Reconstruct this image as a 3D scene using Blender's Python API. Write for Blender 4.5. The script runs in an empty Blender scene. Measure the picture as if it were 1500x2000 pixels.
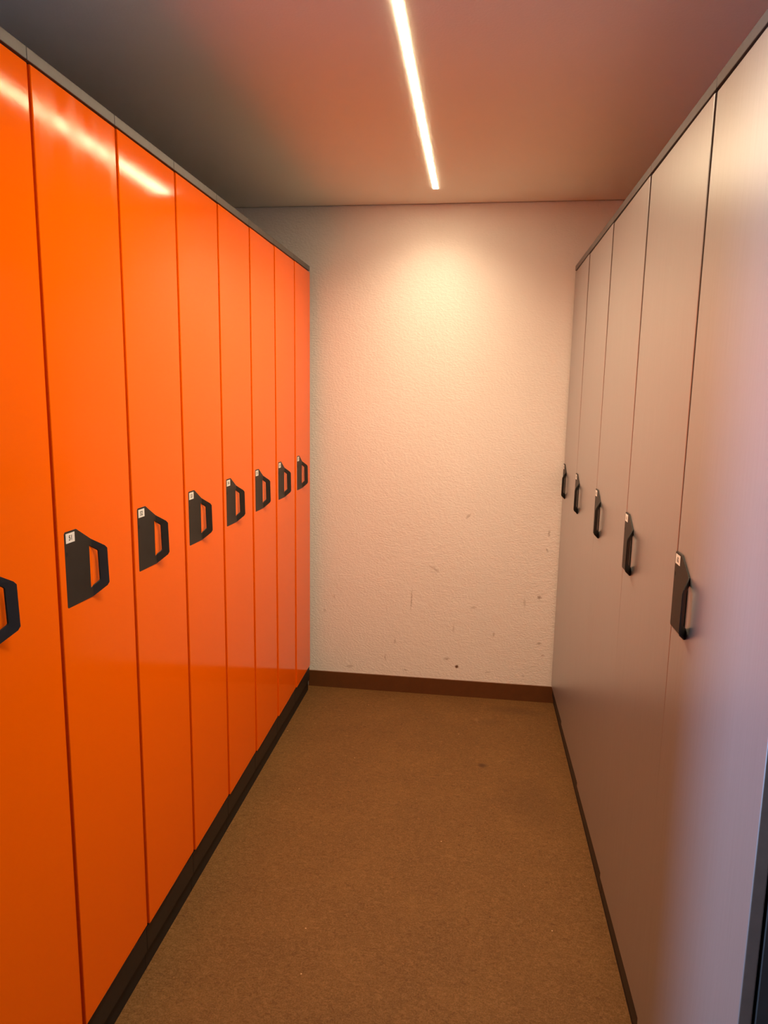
import bpy, bmesh, math
from mathutils import Vector, Matrix

scene = bpy.context.scene
COL = scene.collection

# ---------------------------------------------------------------- camera
cam_data = bpy.data.cameras.new('camera')
cam = bpy.data.objects.new('camera', cam_data)
COL.objects.link(cam)
R_AX = Vector((0.99170132, 0.12760734, 0.01564806))
U_AX = Vector((-0.03568506, 0.156286, 0.987067))
F_AX = Vector((-0.12351143, 0.97943405, -0.1595427))
m = Matrix.Identity(4)
for i in range(3):
    m[i][0] = R_AX[i]
    m[i][1] = U_AX[i]
    m[i][2] = -F_AX[i]
m[2][3] = 1.4481
cam.matrix_world = m
cam_data.sensor_fit = 'VERTICAL'
cam_data.sensor_height = 24.0
cam_data.lens = 1408.375 / 2000.0 * 24.0
cam_data.clip_start = 0.02
scene.camera = cam

# ---------------------------------------------------------------- world and exposure
world = bpy.data.worlds.new('daylight_sky')
scene.world = world
world.use_nodes = True
wn = world.node_tree.nodes
wn['Background'].inputs['Color'].default_value = (0.40, 0.50, 1.0, 1)
wn['Background'].inputs['Strength'].default_value = 0.04

LED_COLOR = (1.0, 0.79, 0.505)
LED_STRENGTH = 86.0
LED_POWER = 21.8
DAY_COLOR = (0.43, 0.64, 1.0)
DAY_POWER = 18.5

scene.view_settings.view_transform = 'Standard'
scene.view_settings.look = 'None'
scene.view_settings.gamma = 1.0
scene.view_settings.use_curve_mapping = False
scene.view_settings.exposure = 0.0

# daylight that comes in by the side opening behind the photographer
dl = bpy.data.lights.new('daylight', 'AREA')
dl.shape = 'RECTANGLE'
dl.size = 0.8
dl.size_y = 1.9
dl.color = DAY_COLOR
dl.energy = DAY_POWER
dlo = bpy.data.objects.new('daylight', dl)
dlo.location = (-3.99, 0.16, 1.20)
dlo.rotation_euler = (math.radians(90), 0, math.radians(-76.5))
dl.spread = math.radians(32)
COL.objects.link(dlo)


# ---------------------------------------------------------------- node helpers
class Nodes:
    def __init__(self, name):
        self.m = bpy.data.materials.new(name)
        self.m.use_nodes = True
        self.t = self.m.node_tree
        self.b = self.t.nodes['Principled BSDF']

    def new(self, kind, **kw):
        n = self.t.nodes.new(kind)
        for k, v in kw.items():
            setattr(n, k, v)
        return n

    def link(self, a, b):
        self.t.links.new(a, b)

    def put(self, sock, v):
        if hasattr(v, 'is_linked') or isinstance(v, bpy.types.NodeSocket):
            self.link(v, sock)
        else:
            sock.default_value = v

    def math(self, op, a, b=None, clamp=False):
        n = self.new('ShaderNodeMath', operation=op, use_clamp=clamp)
        self.put(n.inputs[0], a)
        if b is not None:
            self.put(n.inputs[1], b)
        return n.outputs[0]

    def coord(self):
        return self.new('ShaderNodeTexCoord').outputs['Object']

    def mapping(self, vec, scale):
        n = self.new('ShaderNodeMapping')
        self.link(vec, n.inputs['Vector'])
        n.inputs['Scale'].default_value = scale
        return n.outputs[0]

    def noise(self, vec, scale, detail=3.0, rough=0.55):
        n = self.new('ShaderNodeTexNoise')
        self.link(vec, n.inputs['Vector'])
        n.inputs['Scale'].default_value = scale
        n.inputs['Detail'].default_value = detail
        n.inputs['Roughness'].default_value = rough
        return n.outputs['Fac']

    def ramp(self, fac, stops):
        n = self.new('ShaderNodeValToRGB')
        e = n.color_ramp.elements
        while len(e) < len(stops):
            e.new(0.5)
        for s, (p, c) in zip(e, stops):
            s.position = p
            s.color = (*c, 1) if len(c) == 3 else c
        self.link(fac, n.inputs[0])
        return n.outputs['Color']

    def mix(self, fac, a, b):
        n = self.new('ShaderNodeMix', data_type='RGBA')
        self.put(n.inputs[0], fac)
        self.put(n.inputs[6], (*a, 1) if isinstance(a, tuple) else a)
        self.put(n.inputs[7], (*b, 1) if isinstance(b, tuple) else b)
        return n.outputs[2]

    def bump(self, h, strength, dist):
        n = self.new('ShaderNodeBump')
        self.link(h, n.inputs['Height'])
        n.inputs['Strength'].default_value = strength
        n.inputs['Distance'].default_value = dist
        self.link(n.outputs[0], self.b.inputs['Normal'])

    def marks(self, vec, ax, specs):
        """soft elliptical spots at fixed places on a plane; returns a 0..1 mask"""
        s = self.new('ShaderNodeSeparateXYZ')
        self.link(vec, s.inputs[0])
        X, Z = s.outputs[ax[0]], s.outputs[ax[1]]
        total = None
        for (cx, cz, rx, rz, ang, w) in specs:
            c, sn = math.cos(ang), math.sin(ang)
            dx = self.math('SUBTRACT', X, cx)
            dz = self.math('SUBTRACT', Z, cz)
            p = self.math('ADD', self.math('MULTIPLY', dx, c / rx), self.math('MULTIPLY', dz, sn / rx))
            r = self.math('ADD', self.math('MULTIPLY', dx, -sn / rz), self.math('MULTIPLY', dz, c / rz))
            d = self.math('ADD', self.math('MULTIPLY', p, p), self.math('MULTIPLY', r, r))
            k = self.math('MULTIPLY', self.math('SUBTRACT', 1.0, d, True), w)
            total = k if total is None else self.math('MAXIMUM', total, k)
        return total


def simple(name, color, rough=0.5, metallic=0.0, spec=0.5):
    n = Nodes(name)
    n.b.inputs['Base Color'].default_value = (*color, 1)
    n.b.inputs['Roughness'].default_value = rough
    n.b.inputs['Metallic'].default_value = metallic
    n.b.inputs['Specular IOR Level'].default_value = spec
    return n


# ---------------------------------------------------------------- materials
def mat_plaster():
    n = Nodes('rough_wall_plaster')
    co = n.coord()
    warp = n.new('ShaderNodeTexNoise')
    n.link(co, warp.inputs['Vector'])
    warp.inputs['Scale'].default_value = 90.0
    off = n.new('ShaderNodeVectorMath', operation='SCALE')
    n.link(warp.outputs['Color'], off.inputs[0])
    off.inputs['Scale'].default_value = 0.012
    add = n.new('ShaderNodeVectorMath', operation='ADD')
    n.link(co, add.inputs[0])
    n.link(off.outputs[0], add.inputs[1])
    dark = n.marks(add.outputs[0], ('X', 'Z'), [
        (-0.278, 0.482, 0.0035, 0.075, -0.03, 0.8),
        (-0.050, 0.155, 0.010, 0.010, 0, 2.2),
        (0.328, 0.524, 0.014, 0.009, 0.2, 1.0),
        (-0.018, 0.900, 0.020, 0.006, 0.8, 0.6),
        (-0.170, 0.636, 0.034, 0.008, -0.55, 0.5),
        (0.357, 0.833, 0.006, 0.016, 0, 0.7),
        (0.352, 0.752, 0.006, 0.014, 0.4, 0.6),
        (0.121, 0.327, 0.006, 0.012, 0, 0.6),
        (0.337, 0.297, 0.014, 0.008, 0, 0.7),
        (-0.071, 0.346, 0.005, 0.024, 0, 0.4),
        (-0.660, 0.474, 0.005, 0.012, 0, 0.5),
        (-0.403, 0.178, 0.004, 0.022, 0, 0.6),
        (-0.356, 0.265, 0.005, 0.018, 0, 0.5),
        (-0.580, 0.120, 0.022, 0.007, 0.1, 0.5),
        (-0.098, 0.191, 0.018, 0.007, 0.1, 0.6),
        (0.357, 0.240, 0.010, 0.007, 0, 0.5),
        (0.260, 0.492, 0.006, 0.030, 0.1, 0.35),
        (0.021, 0.456, 0.016, 0.007, 0.2, 0.5),
        (-0.708, 0.400, 0.007, 0.009, 0, 0.4),
        (-0.30, 0.12, 0.012, 0.006, 0, 0.5),
        (0.10, 0.135, 0.014, 0.006, 0, 0.5),
        (0.27, 0.13, 0.010, 0.006, 0, 0.4),
    ])
    tint = n.ramp(n.noise(co, 2.3, 4), [(0.3, (0.87, 0.835, 0.79)), (0.7, (0.90, 0.87, 0.83))])
    col = n.mix(n.math('MULTIPLY', dark, 0.6), tint, (0.17, 0.085, 0.04))
    n.link(col, n.b.inputs['Base Color'])
    n.b.inputs['Roughness'].default_value = 0.85
    n.b.inputs['Specular IOR Level'].default_value = 0.2
    h = n.math('ADD', n.noise(n.mapping(co, (1, 1, 1.5)), 95.0, 2.0, 0.6),
               n.math('MULTIPLY', n.noise(co, 30.0, 3.0), 0.8))
    n.bump(h, 0.55, 0.004)
    return n.m


def mat_paint(name, color):
    n = Nodes(name)
    co = n.coord()
    n.link(n.ramp(n.noise(co, 1.7, 3), [(0.35, tuple(c * 0.97 for c in color)), (0.65, color)]),
           n.b.inputs['Base Color'])
    n.b.inputs['Roughness'].default_value = 0.9
    n.b.inputs['Specular IOR Level'].default_value = 0.15
    n.bump(n.noise(co, 160.0, 2.0), 0.15, 0.002)
    return n.m


def mat_floor():
    n = Nodes('brown_linoleum')
    co = n.coord()
    cloud = n.noise(co, 5.0, 6.0, 0.65)
    base = n.ramp(cloud, [(0.32, (0.112, 0.048, 0.0085)), (0.52, (0.128, 0.056, 0.0100)), (0.70, (0.150, 0.068, 0.0135))])
    fine = n.noise(co, 210.0, 3.0, 0.7)
    base = n.mix(n.ramp(fine, [(0.42, (0.0, 0.0, 0.0)), (0.66, (0.55, 0.55, 0.55))]), base, (0.225, 0.115, 0.043))
    # short pale fibres, the marbling of the sheet
    fb = n.new('ShaderNodeTexNoise')
    n.link(n.mapping(co, (1, 1.4, 1)), fb.inputs['Vector'])
    fb.inputs['Scale'].default_value = 70.0
    fb.inputs['Detail'].default_value = 4.0
    fb.inputs['Roughness'].default_value = 0.7
    fb.inputs['Distortion'].default_value = 1.2
    base = n.mix(n.ramp(fb.outputs['Fac'], [(0.50, (0, 0, 0)), (0.70, (0.6, 0.6, 0.6))]), base, (0.235, 0.118, 0.040))
    base = n.mix(n.ramp(fb.outputs['Fac'], [(0.32, (0.6, 0.6, 0.6)), (0.46, (0, 0, 0))]), base, (0.075, 0.028, 0.006))
    fine2 = n.noise(n.mapping(co, (1, 1.6, 1)), 330.0, 2.0, 0.7)
    base = n.mix(n.ramp(fine2, [(0.52, (0, 0, 0)), (0.66, (0.6, 0.6, 0.6))]), base, (0.06, 0.022, 0.006))
    # worn light scuffs, in drifting patches
    w = n.new('ShaderNodeTexNoise')
    n.link(n.mapping(co, (1, 1.3, 1)), w.inputs['Vector'])
    w.inputs['Scale'].default_value = 16.0
    w.inputs['Detail'].default_value = 5.0
    w.inputs['Distortion'].default_value = 2.5
    scuff = n.math('MULTIPLY', n.ramp(w.outputs['Fac'], [(0.60, (0, 0, 0)), (0.72, (1, 1, 1))]),
                   n.ramp(n.noise(co, 3.0, 2.0), [(0.45, (0, 0, 0)), (0.65, (0.35, 0.35, 0.35))]))
    base = n.mix(scuff, base, (0.27, 0.15, 0.06))
    # small crumbs of grit trodden in
    v = n.new('ShaderNodeTexVoronoi')
    n.link(co, v.inputs['Vector'])
    v.inputs['Scale'].default_value = 13.0
    grit = n.math('LESS_THAN', v.outputs['Distance'], 0.028)
    base = n.mix(n.math('MULTIPLY', grit, 0.8), base, (0.55, 0.34, 0.18))
    v2 = n.new('ShaderNodeTexVoronoi')
    n.link(n.mapping(co, (1.1, 0.93, 1)), v2.inputs['Vector'])
    v2.inputs['Scale'].default_value = 9.0
    base = n.mix(n.math('MULTIPLY', n.math('LESS_THAN', v2.outputs['Distance'], 0.022), 0.8), base, (0.04, 0.015, 0.006))
    stain = n.marks(co, ('X', 'Y'), [(0.0696, 2.7045, 0.022, 0.020, 0, 0.8), (0.10, 3.10, 0.10, 0.04, 0.2, 0.22),
                                     (0.22, 3.24, 0.16, 0.05, -0.1, 0.3), (0.25, 2.45, 0.14, 0.22, 0.3, 0.18)])
    base = n.mix(stain, base, (0.05, 0.020, 0.006))
    n.link(base, n.b.inputs['Base Color'])
    n.b.inputs['Roughness'].default_value = 0.72
    n.b.inputs['Specular IOR Level'].default_value = 0.25
    n.bump(fine, 0.25, 0.001)
    return n.m


def mat_orange(name='orange_gloss_lacquer', smeared=False):
    n = Nodes(name)
    co = n.coord()
    n.b.inputs['Base Color'].default_value = (0.97, 0.143, 0.0, 1)
    if smeared:      # wiped and fingered film, in vertical smears
        n.link(n.ramp(n.noise(n.mapping(co, (22, 22, 3.0)), 1.0, 5.0, 0.6),
                      [(0.40, (0.075, 0.075, 0.075)), (0.52, (0.11, 0.11, 0.11)), (0.66, (0.17, 0.17, 0.17))]), n.b.inputs['Roughness'])
    else:
        n.link(n.ramp(n.noise(co, 3.0, 4.0), [(0.3, (0.06, 0.06, 0.06)), (0.7, (0.085, 0.085, 0.085))]), n.b.inputs['Roughness'])
    n.b.inputs['Specular IOR Level'].default_value = 0.14
    n.b.inputs['Specular Tint'].default_value = (1.0, 0.55, 0.15, 1)
    n.bump(n.noise(co, 420.0, 2.0, 0.5), 0.045, 0.001)
    return n.m


def mat_silver():
    n = Nodes('silver_metallic_lacquer')
    co = n.coord()
    streak = n.noise(n.mapping(co, (60, 60, 1.2)), 4.0, 3.0)
    n.link(n.ramp(streak, [(0.3, (0.455, 0.44, 0.445)), (0.7, (0.485, 0.47, 0.475))]), n.b.inputs['Base Color'])
    n.b.inputs['Metallic'].default_value = 0.75
    n.link(n.ramp(n.noise(co, 2.0, 3.0), [(0.3, (0.34, 0.34, 0.34)), (0.7, (0.37, 0.37, 0.37))]), n.b.inputs['Roughness'])
    n.bump(n.noise(co, 700.0, 2.0, 0.5), 0.06, 0.001)
    return n.m


def mat_dark(name, color, rough, metallic=0.0):
    n = Nodes(name)
    co = n.coord()
    n.link(n.ramp(n.noise(co, 40.0, 3.0), [(0.3, tuple(c * 0.85 for c in color)), (0.7, color)]), n.b.inputs['Base Color'])
    n.b.inputs['Roughness'].default_value = rough
    n.b.inputs['Metallic'].default_value = metallic
    n.bump(n.noise(co, 900.0, 2.0), 0.08, 0.0006)
    return n.m


M_WALL = mat_plaster()
M_CEIL = mat_paint('ceiling_paint', (0.85, 0.87, 0.79))
M_PAINT = mat_paint('white_wall_paint', (0.80, 0.78, 0.75))
M_FLOOR = mat_floor()
M_ORANGE = mat_orange()
M_SMEARED = mat_orange('orange_smeared_lacquer', True)
M_SILVER = mat_silver()
M_CARCASS = mat_dark('anthracite_carcass', (0.030, 0.028, 0.028), 0.5)
M_TRIM = mat_dark('grey_metal_trim', (0.115, 0.112, 0.110), 0.42, 0.25)
M_PLINTH = mat_dark('dark_brown_plinth', (0.017, 0.012, 0.008), 0.5)
M_KICK = mat_dark('black_toe_kick', (0.006, 0.004, 0.003), 0.6)
M_HANDLE = mat_dark('dark_bronze_handle', (0.024, 0.020, 0.017), 0.52, 0.0)
M_HANDLE.node_tree.nodes['Principled BSDF'].inputs['Specular IOR Level'].default_value = 0.3
M_BASE = mat_dark('brown_baseboard', (0.135, 0.047, 0.011), 0.5)
M_LABEL = simple('white_label', (0.85, 0.83, 0.80), 0.5).m
M_INK = simple('black_ink', (0.02, 0.02, 0.02), 0.6).m
M_EDGE = mat_dark('brown_side_edge', (0.17, 0.115, 0.09), 0.6)
M_HOLE = simple('dark_screw_hole', (0.006, 0.006, 0.006), 0.7).m
M_HOUSING = simple('white_profile', (0.75, 0.74, 0.72), 0.5).m

led = bpy.data.materials.new('led_diffuser')
led.use_nodes = True
_t = led.node_tree
_t.nodes.remove(_t.nodes['Principled BSDF'])
_e = _t.nodes.new('ShaderNodeEmission')
_e.inputs['Color'].default_value = (*LED_COLOR, 1)
_e.inputs['Strength'].default_value = LED_STRENGTH
_t.links.new(_e.outputs[0], _t.nodes['Material Output'].inputs['Surface'])


# ---------------------------------------------------------------- mesh helpers
def link_mesh(name, bm, mats, parent=None, smooth=False):
    bmesh.ops.recalc_face_normals(bm, faces=bm.faces)
    me = bpy.data.meshes.new(name)
    bm.to_mesh(me)
    bm.free()
    for mt in (mats if isinstance(mats, (list, tuple)) else [mats]):
        me.materials.append(mt)
    if smooth:
        for p in me.polygons:
            p.use_smooth = True
    o = bpy.data.objects.new(name, me)
    COL.objects.link(o)
    if parent:
        o.parent = parent
    return o


def add_box(bm, x0, x1, y0, y1, z0, z1, bevel=0.0, seg=2):
    b2 = bmesh.new()
    v = [b2.verts.new((x, y, z)) for x in (x0, x1) for y in (y0, y1) for z in (z0, z1)]
    for f in ((0, 1, 3, 2), (4, 6, 7, 5), (0, 4, 5, 1), (2, 3, 7, 6), (0, 2, 6, 4), (1, 5, 7, 3)):
        b2.faces.new([v[i] for i in f])
    bmesh.ops.recalc_face_normals(b2, faces=b2.faces)
    if bevel:
        bmesh.ops.bevel(b2, geom=list(b2.edges), offset=bevel, segments=seg, affect='EDGES', profile=0.5)
    tmp = bpy.data.meshes.new('tmp')
    b2.to_mesh(tmp)
    b2.free()
    bm.from_mesh(tmp)
    bpy.data.meshes.remove(tmp)


def box_obj(name, dims, mt, parent=None, bevel=0.0):
    bm = bmesh.new()
    add_box(bm, *dims, bevel=bevel)
    return link_mesh(name, bm, mt, parent)


def structure(o):
    o['kind'] = 'structure'
    return o


# ---------------------------------------------------------------- measured dimensions
XL, XR = -0.7731, 0.4006          # front planes of the two locker runs
Z_TOP, Z_TRIM0, Z_TRIM1 = 1.9921, 1.9975, 2.0185
Z_CEIL = 2.2897
Y0, WL = 1.2331, 0.30             # seam between lockers 50 and 51; orange locker width
YR, WR = 1.4531, 0.4939           # seam between the two nearest silver lockers; silver width
WA = -0.0141                      # slant of the end wall
YB = 3.3699
DEPTH = 0.50

# ---------------------------------------------------------------- setting
structure(box_obj('floor', (-4.05, 1.60, -3.0, 3.45, -0.06, 0.0), M_FLOOR))


def slanted_box(name, x0, x1, t0, t1, z0, z1, mt):
    bm = bmesh.new()
    vs = []
    for x in (x0, x1):
        for t in (t0, t1):
            for z in (z0, z1):
                vs.append(bm.verts.new((x, YB + WA * x + t, z)))
    for f in ((0, 1, 3, 2), (4, 6, 7, 5), (0, 4, 5, 1), (2, 3, 7, 6), (0, 2, 6, 4), (1, 5, 7, 3)):
        bm.faces.new([vs[i] for i in f])
    return structure(link_mesh(name, bm, mt))


slanted_box('wall_back', -4.05, 1.00, 0.0, 0.10, 0.0, 2.40, M_WALL)
slanted_box('baseboard_back', XL - 0.02, XR + 0.02, -0.008, 0.0, 0.0, 0.0806, M_BASE)

# ceiling panel, slotted for the light strip and held 6 mm off the end wall
LX, LW = -0.2025, 0.0105
L0, L1 = 1.0, 3.137
bm = bmesh.new()
yb_l, yb_r = YB - 0.006 + WA * -4.05, YB - 0.006 + WA * 1.6
add_box(bm, -4.05, LX - LW, -3.0, yb_l - 0.02, Z_CEIL, Z_CEIL + 0.06)
add_box(bm, LX + LW, 1.60, -3.0, yb_l - 0.02, Z_CEIL, Z_CEIL + 0.06)
add_box(bm, LX - LW, LX + LW, -3.0, L0, Z_CEIL, Z_CEIL + 0.06)
add_box(bm, LX - LW, LX + LW, L1, yb_l - 0.02, Z_CEIL, Z_CEIL + 0.06)
vs = [bm.verts.new(p) for p in ((-4.05, yb_l - 0.02, Z_CEIL), (1.60, yb_l - 0.02, Z_CEIL), (1.60, yb_r, Z_CEIL), (-4.05, yb_l, Z_CEIL),
                                (-4.05, yb_l - 0.02, Z_CEIL + 0.06), (1.60, yb_l - 0.02, Z_CEIL + 0.06), (1.60, yb_r, Z_CEIL + 0.06), (-4.05, yb_l, Z_CEIL + 0.06))]
for f in ((0, 1, 2, 3), (7, 6, 5, 4), (0, 4, 5, 1), (1, 5, 6, 2), (2, 6, 7, 3), (3, 7, 4, 0)):
    bm.faces.new([vs[i] for i in f])
structure(link_mesh('ceiling', bm, M_CEIL))

# the walls behind the lockers and behind the photographer, with the side opening daylight enters by
structure(box_obj('wall_right', (XR + DEPTH + 0.03, XR + DEPTH + 0.11, -3.0, 3.36, 0.0, 2.36), M_PAINT))
structure(box_obj('wall_front', (-4.05, 1.60, -3.08, -3.0, 0.0, 2.36), M_PAINT))
bm = bmesh.new()
add_box(bm, -4.10, -4.0, -3.0, -0.28, 0.0, 2.36)
add_box(bm, -4.10, -4.0, 0.60, 3.42, 0.0, 2.36)
add_box(bm, -4.10, -4.0, -0.28, 0.60, 2.2, 2.36)
structure(link_mesh('wall_left', bm, M_PAINT))

# ---------------------------------------------------------------- light strip
light = bpy.data.objects.new('ceiling_light', None)
light.location = (LX, (L0 + L1) / 2, Z_CEIL)
COL.objects.link(light)
light['label'] = 'long thin white LED strip let into the ceiling'
light['category'] = 'light'
hl = (L1 - L0) / 2
bm = bmesh.new()
add_box(bm, -LW + 0.0003, LW - 0.0003, -hl + 0.0005, hl - 0.0005, 0.012, 0.05)
link_mesh('housing', bm, M_HOUSING, light)
bm = bmesh.new()
add_box(bm, -LW + 0.001, LW - 0.001, -hl + 0.002, hl - 0.002, -0.0015, 0.0115, bevel=0.001)
link_mesh('diffuser', bm, led, light)
ll = bpy.data.lights.new('led_output', 'AREA')      # the strip's lensed downward output
ll.shape = 'RECTANGLE'
ll.size = 2 * LW - 0.004
ll.size_y = L1 - L0 - 0.006
ll.color = LED_COLOR
ll.energy = LED_POWER
ll.spread = math.radians(128)
llo = bpy.data.objects.new('led_output', ll)
llo.location = (0, 0, -0.0022)
llo.parent = light
COL.objects.link(llo)


# ---------------------------------------------------------------- locker handle
def offset_poly(pts, d):
    return pts


def handle_mesh(rough_name):
    """bent sheet handle: flat plate with a cut-out grip folded outwards.
    u runs right from the plate's left edge, v up from its lower edge, outward is -y."""
    UF, SL, T = 0.0955, 0.62, 0.0030

    def pos(u, v, k):
        # k = 0 back face, 1 front face
        if u <= UF:
            return Vector((u, -0.0002 - T * k, v))
        s = u - UF
        y = -0.0002 - SL * s
        nrm = Vector((SL, -1, 0)).normalized()
        return Vector((u, y, v)) + nrm * T * k
    outer = [(0.003, 0.000), (0.0955, -0.0005), (0.1225, 0.0160), (0.1265, 0.0225), (0.1250, 0.0960), (0.1205, 0.1020),
             (0.0955, 0.1200), (0.0475, 0.1475), (0.0430, 0.1500), (0.0035, 0.1500), (0.0, 0.1465), (0.0, 0.003)]
    inner = [(0.0880, 0.0195), (0.0955, 0.0215), (0.1085, 0.0300), (0.1100, 0.0325), (0.1085, 0.0925), (0.1070, 0.0945),
             (0.0955, 0.1035), (0.0880, 0.1080)]
    # quads/ngons of the flat sheet, split along the fold so that both halves stay planar
    plate = [[outer[0], outer[1], inner[1], inner[0], inner[7], inner[6], outer[6], outer[7], outer[8], outer[9], outer[10], outer[11]]]
    flap = [[outer[1], outer[2], inner[2], inner[1]], [outer[2], outer[3], inner[3], inner[2]],
            [outer[3], outer[4], inner[4], inner[3]], [outer[4], outer[5], inner[5], inner[4]],
            [outer[5], outer[6], inner[6], inner[5]]]
    bm = bmesh.new()
    cache = {}

    def vert(p, k):
        key = (p, k)
        if key not in cache:
            cache[key] = bm.verts.new(pos(p[0], p[1], k))
        return cache[key]
    for poly in plate + flap:
        bm.faces.new([vert(p, 1) for p in poly])
        bm.faces.new([vert(p, 0) for p in reversed(poly)])
    for loop in (outer, inner):
        for a, b in zip(loop, loop[1:] + loop[:1]):
            bm.faces.new([vert(a, 0), vert(b, 0), vert(b, 1), vert(a, 1)])
    bmesh.ops.recalc_face_normals(bm, faces=bm.faces)
    sharp = [e for e in bm.edges if len(e.link_faces) == 2 and e.calc_face_angle() > 1.0]
    bmesh.ops.bevel(bm, geom=sharp, offset=0.0006, segments=2, affect='EDGES', profile=0.5)
    bmesh.ops.triangulate(bm, faces=[f for f in bm.faces if len(f.verts) > 4])
    me = bpy.data.meshes.new(rough_name)
    bm.to_mesh(me)
    bm.free()
    me.materials.append(M_HANDLE)
    return me


HANDLE_ME = handle_mesh('handle')


def disc_mesh(name, r, t, mt):
    bm = bmesh.new()
    n = 14
    a = [bm.verts.new((r * math.cos(i * 2 * math.pi / n), 0, r * 1.25 * math.sin(i * 2 * math.pi / n))) for i in range(n)]
    b = [bm.verts.new((v.co.x, -t, v.co.z)) for v in a]
    bm.faces.new(a)
    bm.faces.new(b)
    for i in range(n):
        bm.faces.new([a[i], a[(i + 1) % n], b[(i + 1) % n], b[i]])
    bmesh.ops.recalc_face_normals(bm, faces=bm.faces)
    me = bpy.data.meshes.new(name)
    bm.to_mesh(me)
    bm.free()
    me.materials.append(mt)
    return me


HOLE_ME = disc_mesh('screw_hole', 0.0036, 0.0004, M_HOLE)


def label_mesh(text):
    """white sticker with its number printed on it; origin at its centre, facing -y"""
    cu = bpy.data.curves.new('number', 'FONT')
    cu.body = text
    cu.size = 0.0135
    cu.align_x = 'CENTER'
    cu.align_y = 'CENTER'
    cu.offset = 0.0003
    to = bpy.data.objects.new('number', cu)
    COL.objects.link(to)
    dg = bpy.context.evaluated_depsgraph_get()
    tm = bpy.data.meshes.new_from_object(to.evaluated_get(dg))
    bpy.data.objects.remove(to)
    bpy.data.curves.remove(cu)
    bm = bmesh.new()
    add_box(bm, -0.0153, 0.0153, -0.0004, 0.0, -0.0095, 0.0095)
    nf = len(bm.faces)
    bm.from_mesh(tm)
    bm.verts.ensure_lookup_table()
    bm.faces.ensure_lookup_table()
    seen = set()
    for f in bm.faces[nf:]:
        f.material_index = 1
        seen.update(f.verts)
    xs = [v.co.x for v in seen]
    ys = [v.co.y for v in seen]
    cx, cy = (min(xs) + max(xs)) / 2, (min(ys) + max(ys)) / 2
    for v in seen:
        v.co = Vector((v.co.x - cx, -0.00055, v.co.y - cy))
    bpy.data.meshes.remove(tm)
    me = bpy.data.meshes.new('number_label')
    bm.to_mesh(me)
    bm.free()
    me.materials.append(M_LABEL)
    me.materials.append(M_INK)
    return me


# ---------------------------------------------------------------- lockers
DT = 0.019
DOORS = {}


def part(name, me, parent, loc=(0, 0, 0)):
    o = bpy.data.objects.new(name, me)
    COL.objects.link(o)
    o.parent = parent
    o.location = loc
    return o


def shared(key, name, build, mt):
    if key not in DOORS:
        bm = bmesh.new()
        build(bm)
        bmesh.ops.recalc_face_normals(bm, faces=bm.faces)
        me = bpy.data.meshes.new(name)
        bm.to_mesh(me)
        bm.free()
        me.materials.append(mt)
        if mt is M_SILVER:      # side faces of the silver doors are coloured brown
            me.materials.append(M_EDGE)
            for p in me.polygons:
                if abs(p.normal.x) > 0.95:
                    p.material_index = 1
        DOORS[key] = me
    return DOORS[key]


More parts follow.
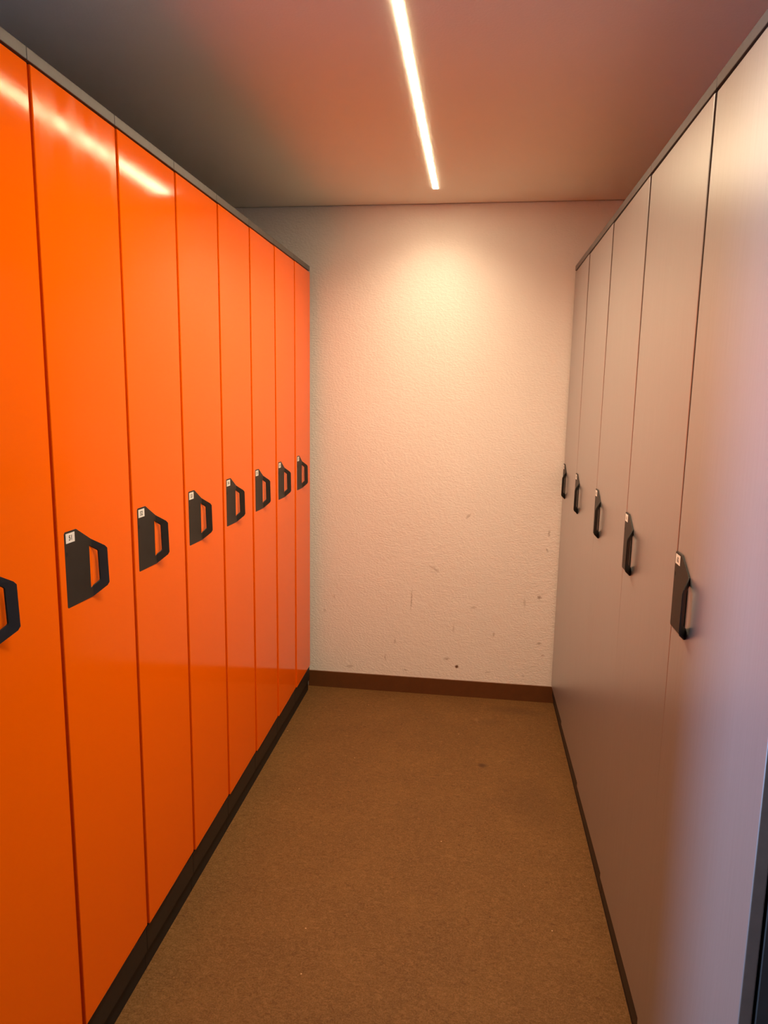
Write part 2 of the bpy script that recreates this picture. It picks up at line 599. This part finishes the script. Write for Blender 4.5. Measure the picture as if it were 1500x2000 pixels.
def locker(number, w, loc, rot, zb, colour, label, group, hu, hv, recess, proud, top_in, gap):
    """local frame: x to the right as one faces the door, y into the locker, z up; front plane y = 0"""
    root = bpy.data.objects.new('locker', None)
    root.location = loc
    root.rotation_euler = (0, 0, rot)
    COL.objects.link(root)
    root['label'] = label
    root['category'] = 'locker'
    root['group'] = group
    h = w / 2
    key = (colour, round(w, 4), zb)

    def carcass(bm):
        s = 0.018
        e = 0.0004
        add_box(bm, -h + e, -h + s, DT + 0.004, DEPTH, zb - 0.01, Z_TRIM1 - 0.001, 0.001, 1)
        add_box(bm, h - s, h - e, DT + 0.004, DEPTH, zb - 0.01, Z_TRIM1 - 0.001, 0.001, 1)
        add_box(bm, -h + s, h - s, DEPTH - 0.008, DEPTH - 0.0002, zb - 0.01, Z_TRIM1 - 0.001)
        add_box(bm, -h + s, h - s, DT + 0.004, DEPTH - 0.008, Z_TOP + 0.002, Z_TRIM1 - 0.001)
        add_box(bm, -h + s, h - s, DT + 0.004, DEPTH - 0.008, zb - 0.01, zb + 0.012)
    part('carcass', shared(key + ('carcass',), 'carcass', carcass, M_CARCASS), root)

    def trim(bm):
        add_box(bm, -h + 0.0006, h - 0.0006, 0.001, DT + 0.0035, Z_TRIM0, Z_TRIM1, 0.0012, 2)
    part('top_trim', shared(key + ('trim',), 'top_trim', trim, M_TRIM), root)

    def plinth(bm):
        add_box(bm, -h + 0.0005, h - 0.0005, recess, DEPTH - 0.02, zb * 0.42, zb - 0.0105, 0.0012, 1)
    part('plinth', shared(key + ('plinth',), 'plinth', plinth, M_PLINTH), root)

    def kick(bm):
        add_box(bm, -h + 0.0005, h - 0.0005, recess + 0.007, DEPTH - 0.02, 0.0002, zb * 0.42 - 0.0003)
    part('toe_kick', shared(key + ('kick',), 'toe_kick', kick, M_KICK), root)

    dw = w - gap

    def door(bm):
        # origin on the hinge side, at the right front edge
        b2 = bmesh.new()
        add_box(b2, -dw, 0.0, 0.0, DT, zb + 0.001, Z_TOP, 0.0022, 3)
        for k in range(1, 12):
            z = zb + (Z_TOP - zb) * k / 12
            bmesh.ops.bisect_plane(b2, geom=b2.verts[:] + b2.edges[:] + b2.faces[:], plane_co=(0, 0, z), plane_no=(0, 0, 1))
        for k in range(1, 6):
            bmesh.ops.bisect_plane(b2, geom=b2.verts[:] + b2.edges[:] + b2.faces[:], plane_co=(-dw * k / 6, 0, 0), plane_no=(1, 0, 0))
        # the doors are slightly sprung: free edge in at the top, out at the bottom
        for v in b2.verts:
            t = (v.co.z - zb) / (Z_TOP - zb)
            v.co.y += (top_in * t - proud * (1 - t)) * (-v.co.x / dw)
        tm = bpy.data.meshes.new('tmp')
        b2.to_mesh(tm)
        b2.free()
        bm.from_mesh(tm)
        bpy.data.meshes.remove(tm)
    lacquer = M_SILVER if colour == 'silver' else (M_SMEARED if number == 51 else M_ORANGE)
    d = part('door', shared(key + ('door', lacquer.name), 'door', door, lacquer), root,
             (h - gap / 2, 0, 0))
    part('handle', HANDLE_ME, d, (-dw - gap / 2 + hu, 0, hv))
    part('number_label', label_mesh(str(number)), d, (-dw - gap / 2 + hu + 0.0205, -0.0033, hv + 0.1365))
    part('screw_hole', HOLE_ME, d, (-dw - gap / 2 + hu + 0.0070, -0.0030, hv + 0.106))
    return root


ORANGE_LABELS = {
    50: 'orange locker cut off by the left edge of the photo, nearest the camera',
    51: 'orange locker with the label 51, second from the left photo edge',
    52: 'orange locker with the label 52, where the ceiling light reflection ends',
    53: 'orange locker with the label 53, just beyond the light streak on the doors',
    54: 'orange locker fifth from the left photo edge, fourth from the end wall',
    55: 'orange locker third from the pale end wall',
    56: 'orange locker second from the pale end wall',
    57: 'orange locker farthest away, beside the pale end wall',
}
for i, num in enumerate(range(50, 58)):
    ya = Y0 + (i - 1) * WL
    w = 0.2858 if num == 57 else WL
    locker(num, w, (XL, ya + w / 2, 0), math.pi / 2, 0.1295, 'orange', ORANGE_LABELS[num],
           'orange lockers along the left side', 0.0225, 1.0315, 0.0040, 0.0045, -0.0020, 0.0048)

SILVER_LABELS = {
    62: 'silver grey locker nearest the camera, cut by the right photo edge',
    61: 'silver grey locker second nearest the camera on the right side',
    60: 'silver grey locker in the middle of the right-hand run of five',
    59: 'silver grey locker second from the pale end wall',
    58: 'silver grey locker farthest away, against the pale end wall',
}
for i, num in enumerate((62, 61, 60, 59, 58)):
    yn = YR + (i - 1) * WR
    w = 0.4190 if num == 58 else WR
    locker(num, w, (XR, yn + w / 2, 0), -math.pi / 2, 0.0899, 'silver', SILVER_LABELS[num],
           'silver lockers along the right side', 0.0012, 1.0055, 0.0030, 0.0040, 0.0030, 0.0040)
